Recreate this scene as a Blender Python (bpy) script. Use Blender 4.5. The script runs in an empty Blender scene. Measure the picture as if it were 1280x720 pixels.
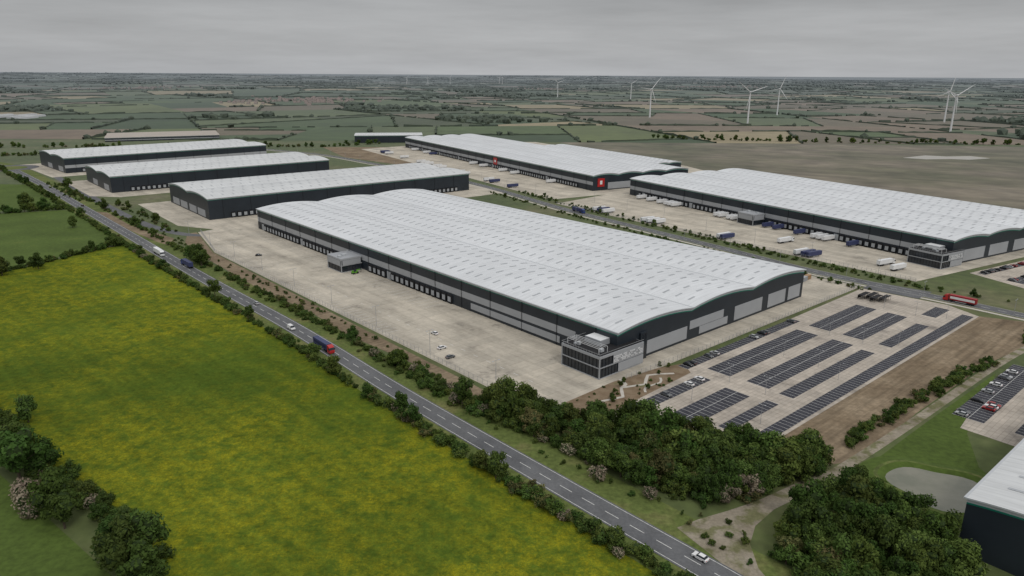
import bpy, math, random
import numpy as np
from mathutils import Vector, Matrix
random.seed(7); rng=np.random.default_rng(7)
sc=bpy.context.scene; COL=sc.collection
R=random.uniform
# ------------------------------------------------------------------ helpers
def link(o,parent=None):
    COL.objects.link(o)
    if parent is not None: o.parent=parent
    return o
def empty(name,loc=(0,0,0),rz=0):
    e=bpy.data.objects.new(name,None); e.location=loc; e.rotation_euler=(0,0,rz); e.empty_display_size=1
    COL.objects.link(e); return e
def mesh_np(name,V,F,mats,mi=None,smooth=False):
    V=np.asarray(V,dtype=np.float32); me=bpy.data.meshes.new(name)
    me.from_pydata(V.tolist(),[],[tuple(int(i) for i in f) for f in F])
    for m in mats: me.materials.append(m)
    if mi is not None: me.polygons.foreach_set('material_index',np.asarray(mi,dtype=np.int32))
    if smooth: me.polygons.foreach_set('use_smooth',np.ones(len(me.polygons),dtype=bool))
    me.update(); return me
class MB:
    def __init__(s,swap=False): s.v=[];s.f=[];s.m=[];s.sw=swap
    def P(s,p): 
        return (p[1],p[0],p[2]) if s.sw else tuple(p)
    def poly(s,pts,mi=0):
        n=len(s.v); s.v+=[s.P(p) for p in pts]; s.f.append(tuple(range(n,n+len(pts)))); s.m.append(mi)
    def box(s,x0,x1,y0,y1,z0,z1,mi=0,tx=0,ty=0):
        n=len(s.v)
        s.v+=[s.P(p) for p in [(x0,y0,z0),(x1,y0,z0),(x1,y1,z0),(x0,y1,z0),(x0+tx,y0+ty,z1),(x1-tx,y0+ty,z1),(x1-tx,y1-ty,z1),(x0+tx,y1-ty,z1)]]
        for f in [(3,2,1,0),(4,5,6,7),(0,1,5,4),(1,2,6,5),(2,3,7,6),(3,0,4,7)]:
            s.f.append(tuple(n+i for i in f)); s.m.append(mi)
    def cyl(s,c,r,h,axis='z',seg=10,mi=0,r2=None):
        r2=r if r2 is None else r2
        n=len(s.v)
        for k,(rr,hh) in enumerate([(r,0),(r2,h)]):
            for i in range(seg):
                a=2*math.pi*i/seg; u,w=rr*math.cos(a),rr*math.sin(a)
                if axis=='z': p=(c[0]+u,c[1]+w,c[2]+hh)
                elif axis=='y': p=(c[0]+u,c[1]+hh,c[2]+w)
                else: p=(c[0]+hh,c[1]+u,c[2]+w)
                s.v.append(s.P(p))
        for i in range(seg):
            j=(i+1)%seg; s.f.append((n+i,n+j,n+seg+j,n+seg+i)); s.m.append(mi)
        s.f.append(tuple(n+i for i in range(seg))[::-1]); s.m.append(mi)
        s.f.append(tuple(n+seg+i for i in range(seg))); s.m.append(mi)
    def mesh(s,name,mats,smooth=False): return mesh_np(name,s.v,s.f,mats,s.m,smooth)
    def obj(s,name,mats,parent=None): return link(bpy.data.objects.new(name,s.mesh(name,mats)),parent)
# ------------------------------------------------------------------ materials
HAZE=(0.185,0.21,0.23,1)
def nt(name):
    m=bpy.data.materials.new(name); m.use_nodes=True; t=m.node_tree
    return m,t,t.nodes,t.links,t.nodes['Principled BSDF']
def add_haze(t,sock,D=7000.0):  # aerial haze painted into the base colour, stronger with distance from the origin
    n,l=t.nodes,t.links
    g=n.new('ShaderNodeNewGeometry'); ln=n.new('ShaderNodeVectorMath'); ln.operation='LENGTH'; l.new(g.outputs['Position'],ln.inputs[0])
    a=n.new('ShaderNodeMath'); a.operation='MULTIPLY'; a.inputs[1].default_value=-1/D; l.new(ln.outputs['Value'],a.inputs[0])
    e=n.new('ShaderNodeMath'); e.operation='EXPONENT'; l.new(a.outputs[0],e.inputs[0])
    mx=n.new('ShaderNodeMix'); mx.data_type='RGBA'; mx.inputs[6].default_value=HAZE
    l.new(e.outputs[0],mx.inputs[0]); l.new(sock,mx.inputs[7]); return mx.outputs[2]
def noise(t,scale,detail=4,rough=.6,vec=None,stretch=None,rot=0):
    n,l=t.nodes,t.links
    if vec is None: vec=n.new('ShaderNodeNewGeometry').outputs['Position']
    if stretch:
        mp=n.new('ShaderNodeMapping'); mp.inputs['Scale'].default_value=stretch
        if rot:
            mp2=n.new('ShaderNodeMapping'); mp2.inputs['Rotation'].default_value=(0,0,rot); l.new(vec,mp2.inputs[0]); l.new(mp2.outputs[0],mp.inputs[0])
        else: l.new(vec,mp.inputs[0])
        vec=mp.outputs[0]
    x=n.new('ShaderNodeTexNoise'); x.inputs['Scale'].default_value=scale; x.inputs['Detail'].default_value=detail; x.inputs['Roughness'].default_value=rough
    l.new(vec,x.inputs['Vector']); return x.outputs[0]
def ramp(t,sock,stops):
    r=t.nodes.new('ShaderNodeValToRGB'); t.links.new(sock,r.inputs[0]); e=r.color_ramp.elements
    while len(e)<len(stops): e.new(.5)
    for i,(p,c) in enumerate(stops): e[i].position=p; e[i].color=(*c,1) if len(c)==3 else c
    return r.outputs[0]
def mix(t,f,a,b,mode='MIX'):
    m=t.nodes.new('ShaderNodeMix'); m.data_type='RGBA'; m.blend_type=mode
    for s,v in ((0,f),(6,a),(7,b)):
        if isinstance(v,(int,float)): m.inputs[s].default_value=v
        elif isinstance(v,tuple): m.inputs[s].default_value=(*v,1) if len(v)==3 else v
        else: t.links.new(v,m.inputs[s])
    return m.outputs[2]
def G3(v): return (v,v,v)
def mnoise(name,layers,rough=.9,haze=False,spec=.2,bump=None):
    m,t,n,l,b=nt(name)
    col=None
    for L in layers:
        sc_,de,st=L[:3]; stretch=L[3] if len(L)>3 else None; rot=L[4] if len(L)>4 else 0
        c=ramp(t,noise(t,sc_,de,.6,None,stretch,rot),st)
        col=c if col is None else mix(t,1.0,col,c,'MULTIPLY')
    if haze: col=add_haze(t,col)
    l.new(col,b.inputs['Base Color']); b.inputs['Roughness'].default_value=rough; b.inputs['Specular IOR Level'].default_value=spec
    return m
def plain(name,c,rough=.6,var=.12,scale=.6,spec=.3,metal=0,haze=False):
    m,t,n,l,b=nt(name)
    col=ramp(t,noise(t,scale,3),[(.3,tuple(x*(1-var) for x in c)),(.7,tuple(min(1,x*(1+var)) for x in c))])
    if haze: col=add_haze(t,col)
    l.new(col,b.inputs['Base Color']); b.inputs['Roughness'].default_value=rough; b.inputs['Specular IOR Level'].default_value=spec; b.inputs['Metallic'].default_value=metal
    return m
def rotang(d): return math.atan2(d[1],d[0])
A4=rotang((.751,.66))
M={}
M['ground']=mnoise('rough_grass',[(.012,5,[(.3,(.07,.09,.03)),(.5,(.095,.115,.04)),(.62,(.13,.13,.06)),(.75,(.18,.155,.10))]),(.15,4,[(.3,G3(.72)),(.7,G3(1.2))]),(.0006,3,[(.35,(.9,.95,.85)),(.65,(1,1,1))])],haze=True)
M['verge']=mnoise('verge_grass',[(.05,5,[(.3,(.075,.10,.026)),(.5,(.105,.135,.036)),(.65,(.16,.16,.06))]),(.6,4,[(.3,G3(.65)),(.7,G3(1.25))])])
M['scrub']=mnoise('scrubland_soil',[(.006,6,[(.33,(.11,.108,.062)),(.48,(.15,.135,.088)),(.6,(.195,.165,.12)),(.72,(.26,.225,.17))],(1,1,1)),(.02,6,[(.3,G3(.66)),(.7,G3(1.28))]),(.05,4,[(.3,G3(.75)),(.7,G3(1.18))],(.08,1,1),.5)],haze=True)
def meadow():
    m,t,n,l,b=nt('buttercup_meadow')
    base=ramp(t,noise(t,.02,5),[(.3,(.055,.094,.012)),(.55,(.072,.115,.014)),(.75,(.094,.138,.018))])
    big=ramp(t,noise(t,.010,6,.7,None,(1,.5,1),A4),[(.40,G3(.12)),(.57,G3(1))])
    spk=ramp(t,noise(t,1.3,5,.85),[(.45,G3(0)),(.60,G3(1))])
    spk2=ramp(t,noise(t,.16,6,.8),[(.40,G3(.1)),(.60,G3(1))])
    f=mix(t,1.0,mix(t,1.0,big,spk2,'MULTIPLY'),mix(t,.5,spk,(.62,.62,.62)),'MULTIPLY')
    c=mix(t,f,base,(.33,.29,.012))
    dk=ramp(t,noise(t,.5,6,.8),[(.3,G3(.62)),(.65,G3(1.2))])
    lg=ramp(t,noise(t,.006,3,.5),[(.35,G3(.84)),(.65,G3(1.08))])
    tr=ramp(t,noise(t,.25,3,.6,None,(.05,1,1),math.radians(42)),[(.35,G3(.9)),(.6,G3(1.07))])
    c=mix(t,1.0,mix(t,1.0,mix(t,1,c,lg,'MULTIPLY'),dk,'MULTIPLY'),tr,'MULTIPLY')
    l.new(c,b.inputs['Base Color']); b.inputs['Roughness'].default_value=1; b.inputs['Specular IOR Level'].default_value=.05
    return m
M['meadow']=meadow()
M['pasture']=mnoise('pasture_grass',[(.03,5,[(.3,(.055,.085,.015)),(.6,(.078,.12,.022)),(.75,(.115,.14,.03))]),(.5,5,[(.3,G3(.72)),(.7,G3(1.18))])])
def concrete(name,c,joint=9.0,ang=A4):
    m,t,n,l,b=nt(name)
    g=n.new('ShaderNodeNewGeometry').outputs['Position']
    mp=n.new('ShaderNodeMapping'); mp.inputs['Rotation'].default_value=(0,0,-ang); l.new(g,mp.inputs[0])
    br=n.new('ShaderNodeTexBrick'); br.offset=0; br.inputs['Scale'].default_value=1; br.inputs['Brick Width'].default_value=joint; br.inputs['Row Height'].default_value=joint*.6
    br.inputs['Mortar Size'].default_value=.09; br.inputs['Mortar Smooth'].default_value=.3
    br.inputs['Color1'].default_value=(.93,.93,.93,1); br.inputs['Color2'].default_value=(1.07,1.06,1.05,1); br.inputs['Mortar'].default_value=(.72,.71,.70,1); br.inputs['Bias'].default_value=0
    l.new(mp.outputs[0],br.inputs['Vector'])
    st=ramp(t,noise(t,.035,6,.65),[(.3,tuple(x*.74 for x in c)),(.5,c),(.72,tuple(x*1.15 for x in c))])
    st2=ramp(t,noise(t,.5,5,.7),[(.3,G3(.86)),(.7,G3(1.08))])
    st3=ramp(t,noise(t,.09,5,.65,None,(.12,1,1),-ang-math.pi/2),[(.35,G3(.78)),(.58,G3(1.05))])
    st4=ramp(t,noise(t,.07,4,.7),[(.30,(.72,.72,.74)),(.40,(1,1,1))])
    c=mix(t,1,mix(t,1,mix(t,1,mix(t,1,st,br.outputs[0],'MULTIPLY'),st2,'MULTIPLY'),st3,'MULTIPLY'),st4,'MULTIPLY')
    l.new(c,b.inputs['Base Color']); b.inputs['Roughness'].default_value=.9; b.inputs['Specular IOR Level'].default_value=.2
    return m
M['concrete']=concrete('yard_concrete',(.47,.43,.36))
M['concrete2']=concrete('parking_concrete',(.44,.395,.34),3.0)
M['asphalt']=mnoise('asphalt',[(.04,5,[(.3,(.105,.108,.115)),(.7,(.15,.153,.158))]),(1.2,5,[(.3,G3(.82)),(.7,G3(1.1))]),(.1,3,[(.4,G3(.88)),(.6,G3(1.05))])],rough=.85)
M['asphalt2']=mnoise('dark_block_paving',[(.2,5,[(.3,(.035,.036,.045)),(.7,(.06,.061,.073))]),(1.5,4,[(.3,G3(.8)),(.7,G3(1.15))])],rough=.85)
M['paint']=plain('road_paint',(.62,.62,.60),.7,.25,1.0)
M['soil']=mnoise('bare_soil',[(.05,6,[(.3,(.15,.11,.07)),(.5,(.21,.16,.105)),(.7,(.28,.22,.15))]),(.5,5,[(.3,G3(.72)),(.7,G3(1.15))]),(.5,4,[(.35,G3(.75)),(.6,G3(1.1))],(.05,1,1),-A4)])
M['gravel']=mnoise('gravel_track',[(.1,5,[(.3,(.22,.19,.14)),(.7,(.34,.30,.24))]),(1.0,5,[(.3,G3(.75)),(.7,G3(1.1))]),(.15,5,[(.4,(.55,.62,.4)),(.52,(1,1,1))])])
M['mulch']=mnoise('planting_bed',[(.2,5,[(.35,(.15,.105,.065)),(.6,(.22,.165,.11)),(.75,(.10,.12,.04))])])
M['path']=plain('pale_path',(.46,.43,.38),.9)
M['kerb']=plain('kerb_concrete',(.42,.41,.39),.9)
M['navy']=plain('navy_cladding',(.020,.027,.036),.45,.15,.08,.4)
M['grey']=plain('grey_cladding',(.34,.355,.375),.45,.06,.08,.4)
M['green']=plain('green_trim',(.01,.17,.12),.4,.05)
M['trim']=plain('eaves_trim',(.45,.47,.49),.4,.05)
M['door']=plain('dock_door',(.34,.36,.38),.5,.1,.3)
M['rubber']=plain('black_rubber',(.015,.015,.017),.8,.1)
M['glass']=plain('dark_glazing',(.02,.026,.034),.15,.3,.3,.5)
M['white']=plain('white_paint',(.72,.73,.74),.4,.05,.3,.4)
M['red']=plain('red_paint',(.42,.02,.02),.35,.1,.3,.5)
M['blue']=plain('blue_paint',(.03,.06,.22),.4,.1,.3,.4)
M['steel']=plain('galvanised_steel',(.33,.34,.35),.5,.1,1)
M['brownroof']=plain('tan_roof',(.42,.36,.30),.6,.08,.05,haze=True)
def roofmat(name,c,ang,along):
    m,t,n,l,b=nt(name)
    tc=n.new('ShaderNodeTexCoord').outputs['Object']
    s1=ramp(t,noise(t,.5,4,.65,tc,ang),[(.3,tuple(x*.86 for x in c)),(.7,tuple(min(1,x*1.06) for x in c))])
    s2=ramp(t,noise(t,.02,5,.65,tc),[(.3,G3(.90)),(.7,G3(1.05))])
    wv=n.new('ShaderNodeTexWave'); wv.bands_direction=along; wv.inputs['Scale'].default_value=.10; wv.inputs['Distortion'].default_value=0; l.new(tc,wv.inputs[0])
    s3=ramp(t,wv.outputs[1],[(0,G3(.9)),(.06,G3(1.0))])
    l.new(mix(t,1,mix(t,1,s1,s2,'MULTIPLY'),s3,'MULTIPLY'),b.inputs['Base Color']); b.inputs['Roughness'].default_value=.45; b.inputs['Specular IOR Level'].default_value=.35
    return m
M['roofS']=roofmat('steel_roof',(.66,.68,.70),(.05,1.6,1),'Y')
M['roofN']=roofmat('steel_roof_b',(.60,.615,.62),(1.6,.05,1),'X')
M['rlight']=plain('grp_rooflight',(.38,.40,.42),.35,.15,.2)
def water():
    m,t,n,l,b=nt('pond_water')
    c=ramp(t,noise(t,.12,4),[(.35,(.13,.135,.095)),(.65,(.185,.18,.135))]); l.new(c,b.inputs['Base Color'])
    b.inputs['Roughness'].default_value=.12; b.inputs['Specular IOR Level'].default_value=.5
    bp=n.new('ShaderNodeBump'); bp.inputs['Strength'].default_value=.1; l.new(noise(t,1.5,3),bp.inputs['Height']); l.new(bp.outputs[0],b.inputs['Normal']); return m
M['water']=water()
def leaf(name,c1,c2,haze=False,var=.32):
    m,t,n,l,b=nt(name)
    oi=n.new('ShaderNodeObjectInfo')
    nz=noise(t,.45,5,.75)
    c=ramp(t,nz,[(.3,c1),(.68,c2)])
    br=n.new('ShaderNodeMapRange'); br.inputs[3].default_value=1-var; br.inputs[4].default_value=1+var; l.new(oi.outputs['Random'],br.inputs[0])
    hs=n.new('ShaderNodeHueSaturation'); l.new(c,hs.inputs['Color']); l.new(br.outputs[0],hs.inputs['Value'])
    h2=n.new('ShaderNodeMapRange'); h2.inputs[3].default_value=.475; h2.inputs[4].default_value=.52
    mm=n.new('ShaderNodeMath'); mm.operation='FRACT'; m2=n.new('ShaderNodeMath'); m2.operation='MULTIPLY'; m2.inputs[1].default_value=7.3; l.new(oi.outputs['Random'],m2.inputs[0]); l.new(m2.outputs[0],mm.inputs[0]); l.new(mm.outputs[0],h2.inputs[0]); l.new(h2.outputs[0],hs.inputs['Hue'])
    o=hs.outputs[0]
    l.new(o,b.inputs['Base Color']); b.inputs['Roughness'].default_value=.8; b.inputs['Specular IOR Level'].default_value=.12
    # soft light passing through the leaves
    tl=n.new('ShaderNodeBsdfTranslucent'); l.new(o,tl.inputs[0]); mxs=n.new('ShaderNodeMixShader'); mxs.inputs[0].default_value=.25
    l.new(b.outputs[0],mxs.inputs[1]); l.new(tl.outputs[0],mxs.inputs[2]); l.new(mxs.outputs[0],n['Material Output'].inputs[0])
    return m
M['leafA']=leaf('leaf_dark_green',(.036,.068,.014),(.082,.13,.028))
M['leafB']=leaf('leaf_mid_green',(.058,.095,.02),(.12,.17,.042))
M['leafC']=leaf('hawthorn_blossom',(.16,.14,.09),(.34,.29,.22),var=.2)
M['leafD']=leaf('leaf_olive',(.08,.085,.03),(.16,.15,.06))
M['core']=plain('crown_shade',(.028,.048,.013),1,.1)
M['bark']=plain('bark',(.07,.055,.04),.9,.2,2)
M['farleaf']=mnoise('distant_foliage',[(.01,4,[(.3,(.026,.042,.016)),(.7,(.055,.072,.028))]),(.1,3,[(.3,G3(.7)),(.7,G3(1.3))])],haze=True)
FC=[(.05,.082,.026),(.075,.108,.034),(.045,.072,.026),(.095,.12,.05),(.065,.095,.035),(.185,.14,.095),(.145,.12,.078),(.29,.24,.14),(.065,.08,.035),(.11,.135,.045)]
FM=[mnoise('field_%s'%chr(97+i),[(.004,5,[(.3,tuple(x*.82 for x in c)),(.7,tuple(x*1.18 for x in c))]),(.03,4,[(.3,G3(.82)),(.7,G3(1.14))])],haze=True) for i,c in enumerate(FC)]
# ------------------------------------------------------------------ world, sun, camera
W=bpy.data.worlds.new('World'); sc.world=W; W.use_nodes=True; t=W.node_tree; n=t.nodes; l=t.links
bg=n['Background']; bg.inputs[1].default_value=1.0
sky=n.new('ShaderNodeTexSky'); sky.sky_type='NISHITA'; sky.sun_disc=False; sky.sun_elevation=math.radians(50); sky.sun_rotation=math.radians(150); sky.dust_density=4
skm=mix(t,1.0,sky.outputs[0],(.1,.1,.1),'MULTIPLY')
tc=n.new('ShaderNodeTexCoord'); sp=n.new('ShaderNodeSeparateXYZ'); l.new(tc.outputs['Generated'],sp.inputs[0])
grad=ramp(t,sp.outputs[2],[(0,(.47,.48,.495)),(.03,(.43,.437,.445)),(.13,(.32,.323,.327)),(.4,(.64,.645,.65)),(1,(1.0,1.0,1.0))])
cl=noise(t,1.7,6,.6,tc.outputs['Generated'],(1,1,9)); clc=ramp(t,cl,[(.32,G3(.82)),(.68,G3(1.14))])
cl2=noise(t,6,5,.6,tc.outputs['Generated'],(1,1,10)); clc2=ramp(t,cl2,[(.3,G3(.95)),(.7,G3(1.04))])
cloud=mix(t,1,mix(t,1,grad,clc,'MULTIPLY'),clc2,'MULTIPLY')
l.new(mix(t,.92,skm,cloud),bg.inputs[0])
sl=bpy.data.lights.new('sun','SUN'); sl.energy=.9; sl.angle=math.radians(15); sl.color=(1,.97,.93)
so=link(bpy.data.objects.new('sun',sl)); az=math.radians(150); d=Vector((math.sin(az)*math.cos(math.radians(50)),math.cos(az)*math.cos(math.radians(50)),math.sin(math.radians(50))))
so.rotation_euler=d.to_track_quat('Z','Y').to_euler()
cam=bpy.data.cameras.new('camera'); cam.lens=25.31; cam.sensor_width=36; cam.clip_end=200000; cam.clip_start=1
co=link(bpy.data.objects.new('camera',cam)); co.matrix_world=Matrix.Translation((0,0,120))@Matrix.Rotation(math.radians(90-16.55),4,'X')@Matrix.Rotation(.006,4,'Z')
sc.camera=co
sc.view_settings.view_transform='Standard'; sc.view_settings.look='None'; sc.view_settings.exposure=0
# ------------------------------------------------------------------ surfaces
def surf(name,poly,z,mat):
    me=bpy.data.meshes.new(name); me.from_pydata([(x,y,z) for x,y in poly],[],[tuple(range(len(poly)))]); me.materials.append(mat)
    return link(bpy.data.objects.new(name,me))
def frame(o,a,b): return lambda s,t_: (o[0]+a[0]*s+b[0]*t_, o[1]+a[1]*s+b[1]*t_)
L4=frame((44.5,285),(-.66,.751),(.751,.66))
L6=frame((290,462),(-.505,.863),(.863,.505))
L5=frame((86,771),(-.497,.868),(.868,.497))
L3=frame((-256,600),(.769,.64),(-.64,.769))
L2=frame((-413,739),(.755,.655),(-.655,.755))
L1=frame((-548,886),(.71,.704),(-.704,.71))
def resample(pts,step=4.0):
    P=[np.array(p,float) for p in pts]; P=[2*P[0]-P[1]]+P+[2*P[-1]-P[-2]]; out=[]
    for i in range(1,len(P)-2):
        k=max(2,int(np.linalg.norm(P[i+1]-P[i])/step))
        for j in range(k):
            u=j/k; a,b,c,d_=P[i-1],P[i],P[i+1],P[i+2]
            out.append(.5*((2*b)+(-a+c)*u+(2*a-5*b+4*c-d_)*u*u+(-a+3*b-3*c+d_)*u**3))
    out.append(P[-2]); return np.array(out)
def normals(C):
    T=np.gradient(C,axis=0); T/=np.linalg.norm(T,axis=1)[:,None]; return np.stack([-T[:,1],T[:,0]],1),T
def strip(name,pts,o0,o1,z,mat,dash=None,mb=None,raw=False):
    C=pts if raw else resample(pts); N,T=normals(C); S=np.concatenate([[0],np.cumsum(np.linalg.norm(np.diff(C,axis=0),axis=1))])
    own=mb is None
    if own: mb=MB()
    def pt(s,o):
        x=np.interp(s,S,C[:,0]);y=np.interp(s,S,C[:,1]);nx=np.interp(s,S,N[:,0]);ny=np.interp(s,S,N[:,1]); return (x+nx*o,y+ny*o,z)
    if dash:
        s=0
        while s<S[-1]:
            e=min(s+dash[0],S[-1]); mb.poly([pt(s,o0),pt(e,o0),pt(e,o1),pt(s,o1)]); s+=dash[0]+dash[1]
    else:
        for i in range(len(C)-1): mb.poly([pt(S[i],o0),pt(S[i+1],o0),pt(S[i+1],o1),pt(S[i],o1)])
    if own: return mb.obj(name,[mat])
G=90000
surf('ground',[(-G,-3000),(G,-3000),(G,G),(-G,G)],0,M['ground'])
A5=[(78,122),(66,136),(55,149),(35,171),(15,193),(-5,215),(-44,259),(-70,290),(-106,332),(-145,375),(-192,426),(-239,477),(-311,560),(-401,661),(-536,812),(-678,958),(-800,1030)]
A5c=resample(A5)
A5s=resample([A5[0],(55,149),(15,193),(-44,259),(-106,332),(-192,426),(-311,560),(-401,661),(-536,812),(-678,958),(-800,1030)],6)
ER=[(330,295),(300,325),(271,355),(249,381),(220,413),(187,453),(151,509),(104,578),(44,668),(-25,790),(-100,900),(-190,1000),(-290,1110),(-420,1200)]
ERs=resample(ER,6)
strip('road_verge',A5s,-16,14,.02,M['verge'],raw=True)
strip('road',A5s,-4.7,4.7,.08,M['asphalt'],raw=True)
mb=MB()
strip('',A5s,-4.1,-3.93,.10,None,mb=mb,raw=True); strip('',A5s,3.93,4.1,.10,None,mb=mb,raw=True); strip('',A5s,-.1,.1,.10,None,dash=(5,4),mb=mb,raw=True)
mb.obj('road_markings',[M['paint']])
strip('estate_road',ERs,-4.5,4.5,.09,M['asphalt'],raw=True)
strip('estate_road_footpath',ERs,6.5,9,.07,M['path'],raw=True)
mb=MB(); strip('',ERs,-.12,.12,.11,None,dash=(4,4),mb=mb,raw=True); mb.obj('estate_road_markings',[M['paint']])
for o in (-4.75,4.5):
    mb=MB(); C=ERs; N,T=normals(C)
    for i in range(len(C)-1):
        p=[C[i]+N[i]*o,C[i+1]+N[i+1]*o,C[i+1]+N[i+1]*(o+.25),C[i]+N[i]*(o+.25)]
        b=[(q[0],q[1],0) for q in p]; u=[(q[0],q[1],.22) for q in p]
        mb.poly(u); mb.poly([b[0],b[1],u[1],u[0]]); mb.poly([b[2],b[3],u[3],u[2]])
    mb.obj('kerb',[M['kerb']])
SR=[(-640,925),(-590,915),(-530,842),(-455,755),(-370,655),(-300,580),(-255,545),(-225,540)]
strip('service_road',SR,-4,4,.05,M['asphalt'])
mb=MB(); mb.cyl((-650,932,0),34,.12,seg=40); mb.obj('roundabout',[M['asphalt']])
mb=MB(); mb.cyl((-650,932,0),22,.3,seg=40,r2=20); mb.obj('roundabout_island',[M['verge']])
def offs(o): return A5c+normals(A5c)[0]*o
Lf=offs(12)
if Lf[10][0]>A5c[10][0]: SGN=-1
else: SGN=1
Lf=offs(11*SGN)
edge=[tuple(p) for p in Lf if p[1]<498][::4]
surf('meadow',[(-60,100),(80,100)]+edge+[(-283,508),(-318,428),(-330,352),(-181,231),(-90,157)],.035,M['meadow'])
edge2=[tuple(p) for p in Lf if 512<p[1]<640][::4]
surf('pasture',[(-322,430),(-290,512)]+edge2+[(-405,642),(-455,620),(-620,520),(-450,380)],.03,M['pasture'])
surf('pasture',[(-460,632),(-410,655)]+[tuple(p) for p in Lf if 668<p[1]<800][::4]+[(-640,800),(-700,650)],.03,M['pasture'])
surf('pasture',[(-60,90),(-98,150),(-190,222),(-335,345),(-500,340),(-400,90)],.03,M['pasture'])
# yards
surf('loading_yard',[L4(*p) for p in [(4,-54),(-12,-44),(-13,206),(392,206),(402,0),(392,-42),(317,-56)]],.06,M['concrete'])
surf('bare_verge',[L4(*p) for p in [(10,-57),(10,-66),(60,-63),(110,-67),(150,-65),(220,-68),(320,-66),(360,-62),(392,-50),(392,-43),(317,-57)]],.045,M['soil'])
surf('loading_yard',[L6(*p) for p in [(-12,-58),(130,-77),(323,-98),(345,-20),(345,185),(-12,185)]],.06,M['concrete'])
surf('loading_yard',[L5(*p) for p in [(-25,-70),(540,-78),(560,0),(560,150),(-25,150)]],.055,M['concrete'])
surf('hardstanding',[L5(*p) for p in [(-10,151),(560,151),(560,250),(120,245),(-10,210)]],.05,M['concrete'])
surf('loading_yard',[L3(*p) for p in [(-28,-8),(-28,120),(285,122),(300,60),(292,-38),(60,-42),(-10,-40)]],.055,M['concrete'])
surf('loading_yard',[L2(*p) for p in [(-22,-8),(-22,120),(262,122),(262,-34),(0,-34)]],.055,M['concrete'])
surf('loading_yard',[L1(*p) for p in [(-22,-30),(-22,135),(280,135),(280,-34)]],.055,M['concrete'])
surf('bare_verge',[(-385,640),(-330,585),(-262,518),(-240,500),(-255,530),(-310,575),(-360,632)],.04,M['soil'])
surf('bare_verge',[(-250,1080),(-120,960),(-60,1000),(-200,1240),(-320,1230)],.035,M['soil'])
surf('scrubland',[(262,880),(420,580),(520,560),(1100,640),(1500,1000),(1150,1290),(640,1340),(300,1400),(60,1420)],.04,M['scrub'])
surf('puddle',[(600,1120),(625,1100),(665,1106),(690,1098),(735,1120),(722,1150),(680,1142),(655,1156),(630,1140)],.06,plain('muddy_water',(.36,.34,.30),.3))
surf('earth_bank',[(83,216),(98,205),(114,209),(150,243),(205,290),(238,313),(270,345),(244,357)],.03,M['soil'])
TR=[(95,196),(112,209),(150,240),(205,286),(243,315),(300,355),(360,395)]
strip('gravel_track',TR,-1.8,1.8,.05,M['gravel'])
surf('muddy_track',[(46,172),(53,176),(62,180),(72,185),(86,194),(95,199),(98,195),(88,189),(76,181),(68,173),(64,165),(63,155),(66,143),(60,146)],.075,M['gravel'])
# car park
surf('car_park',[L4(*p) for p in [(-25,-37),(-17,22),(-15,202),(-60,206),(-78,197),(-78,-18),(-56,-25),(-38,-35)]],.09,M['concrete2'])
surf('car_park_entrance',[L4(*p) for p in [(-15,203),(-14,222),(-45,226),(-45,206)]],.085,M['asphalt'])
def bays(L,blocks,z,w=2.5):
    mb=MB(); ml=MB()
    for (s0,s1,t0,t1) in blocks:
        mb.poly([(*L(s0,t0),z),(*L(s1,t0),z),(*L(s1,t1),z),(*L(s0,t1),z)])
        k=int((t1-t0)/w); dbl=(s1-s0)>8; ctr=(s0+s1)/2
        for i in range(k+1):
            q=t0+i*(t1-t0)/k
            ml.poly([(*L(s0,q-.06),z+.02),(*L(s1,q-.06),z+.02),(*L(s1,q+.06),z+.02),(*L(s0,q+.06),z+.02)])
        if dbl: ml.poly([(*L(ctr-.07,t0),z+.024),(*L(ctr+.07,t0),z+.024),(*L(ctr+.07,t1),z+.024),(*L(ctr-.07,t1),z+.024)])
    mb.obj('parking_bays',[M['asphalt2']]); ml.obj('parking_bay_lines',[M['paint']])
bays(L4,[(-53,-42,-19,18),(-64,-59,-13,20),(-37,-26,29,105),(-54,-44,30,105),(-65,-59,29,102),(-38,-27,115,168),(-54,-44,115,167),(-67,-61,115,160),(-64,-57,177,197),(-76.5,-71,-16,194),(-34,-28,-30,20),(-21,-16,22,118),(-70,-64,-26,-16)],.11)
ml=MB()
for (p0,p1) in ((118,205),(236,368)):
    p=p0+2.6
    while p<p1: ml.poly([(*L4(p-.09,-17),.085),(*L4(p+.09,-17),.085),(*L4(p+.09,-2),.085),(*L4(p-.09,-2),.085)]); p+=5.2
p=12
while p<380: ml.poly([(*L4(p,-37.1),.085),(*L4(p+3,-37.1),.085),(*L4(p+3,-36.9),.085),(*L4(p,-36.9),.085)]); p+=9
for p in range(100,340,4): ml.poly([(*L4(p,-53),.085),(*L4(p+.15,-53),.085),(*L4(p+.15,-44),.085),(*L4(p,-44),.085)])
ml.obj('yard_markings',[M['paint']])
# garden
surf('landscaped_garden',[L4(*p) for p in [(-10,-42),(-9,-12),(-12,14),(-16,26),(-24,20),(-27,-34),(-20,-46)]],.10,M['mulch'])
strip('garden_path',[L4(*p) for p in [(-22,-40),(-18,-30),(-21,-20),(-15,-14),(-19,-4),(-14,4),(-20,14)]],-.7,.7,.12,M['path'])
strip('garden_path',[L4(*p) for p in [(-9,-8),(-14,-10),(-15,-14)]],-.7,.7,.124,M['path'])
strip('garden_path',[L4(*p) for p in [(-24,-10),(-21,-6),(-22,2),(-19,6)]],-.5,.5,.128,M['path'])
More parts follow.
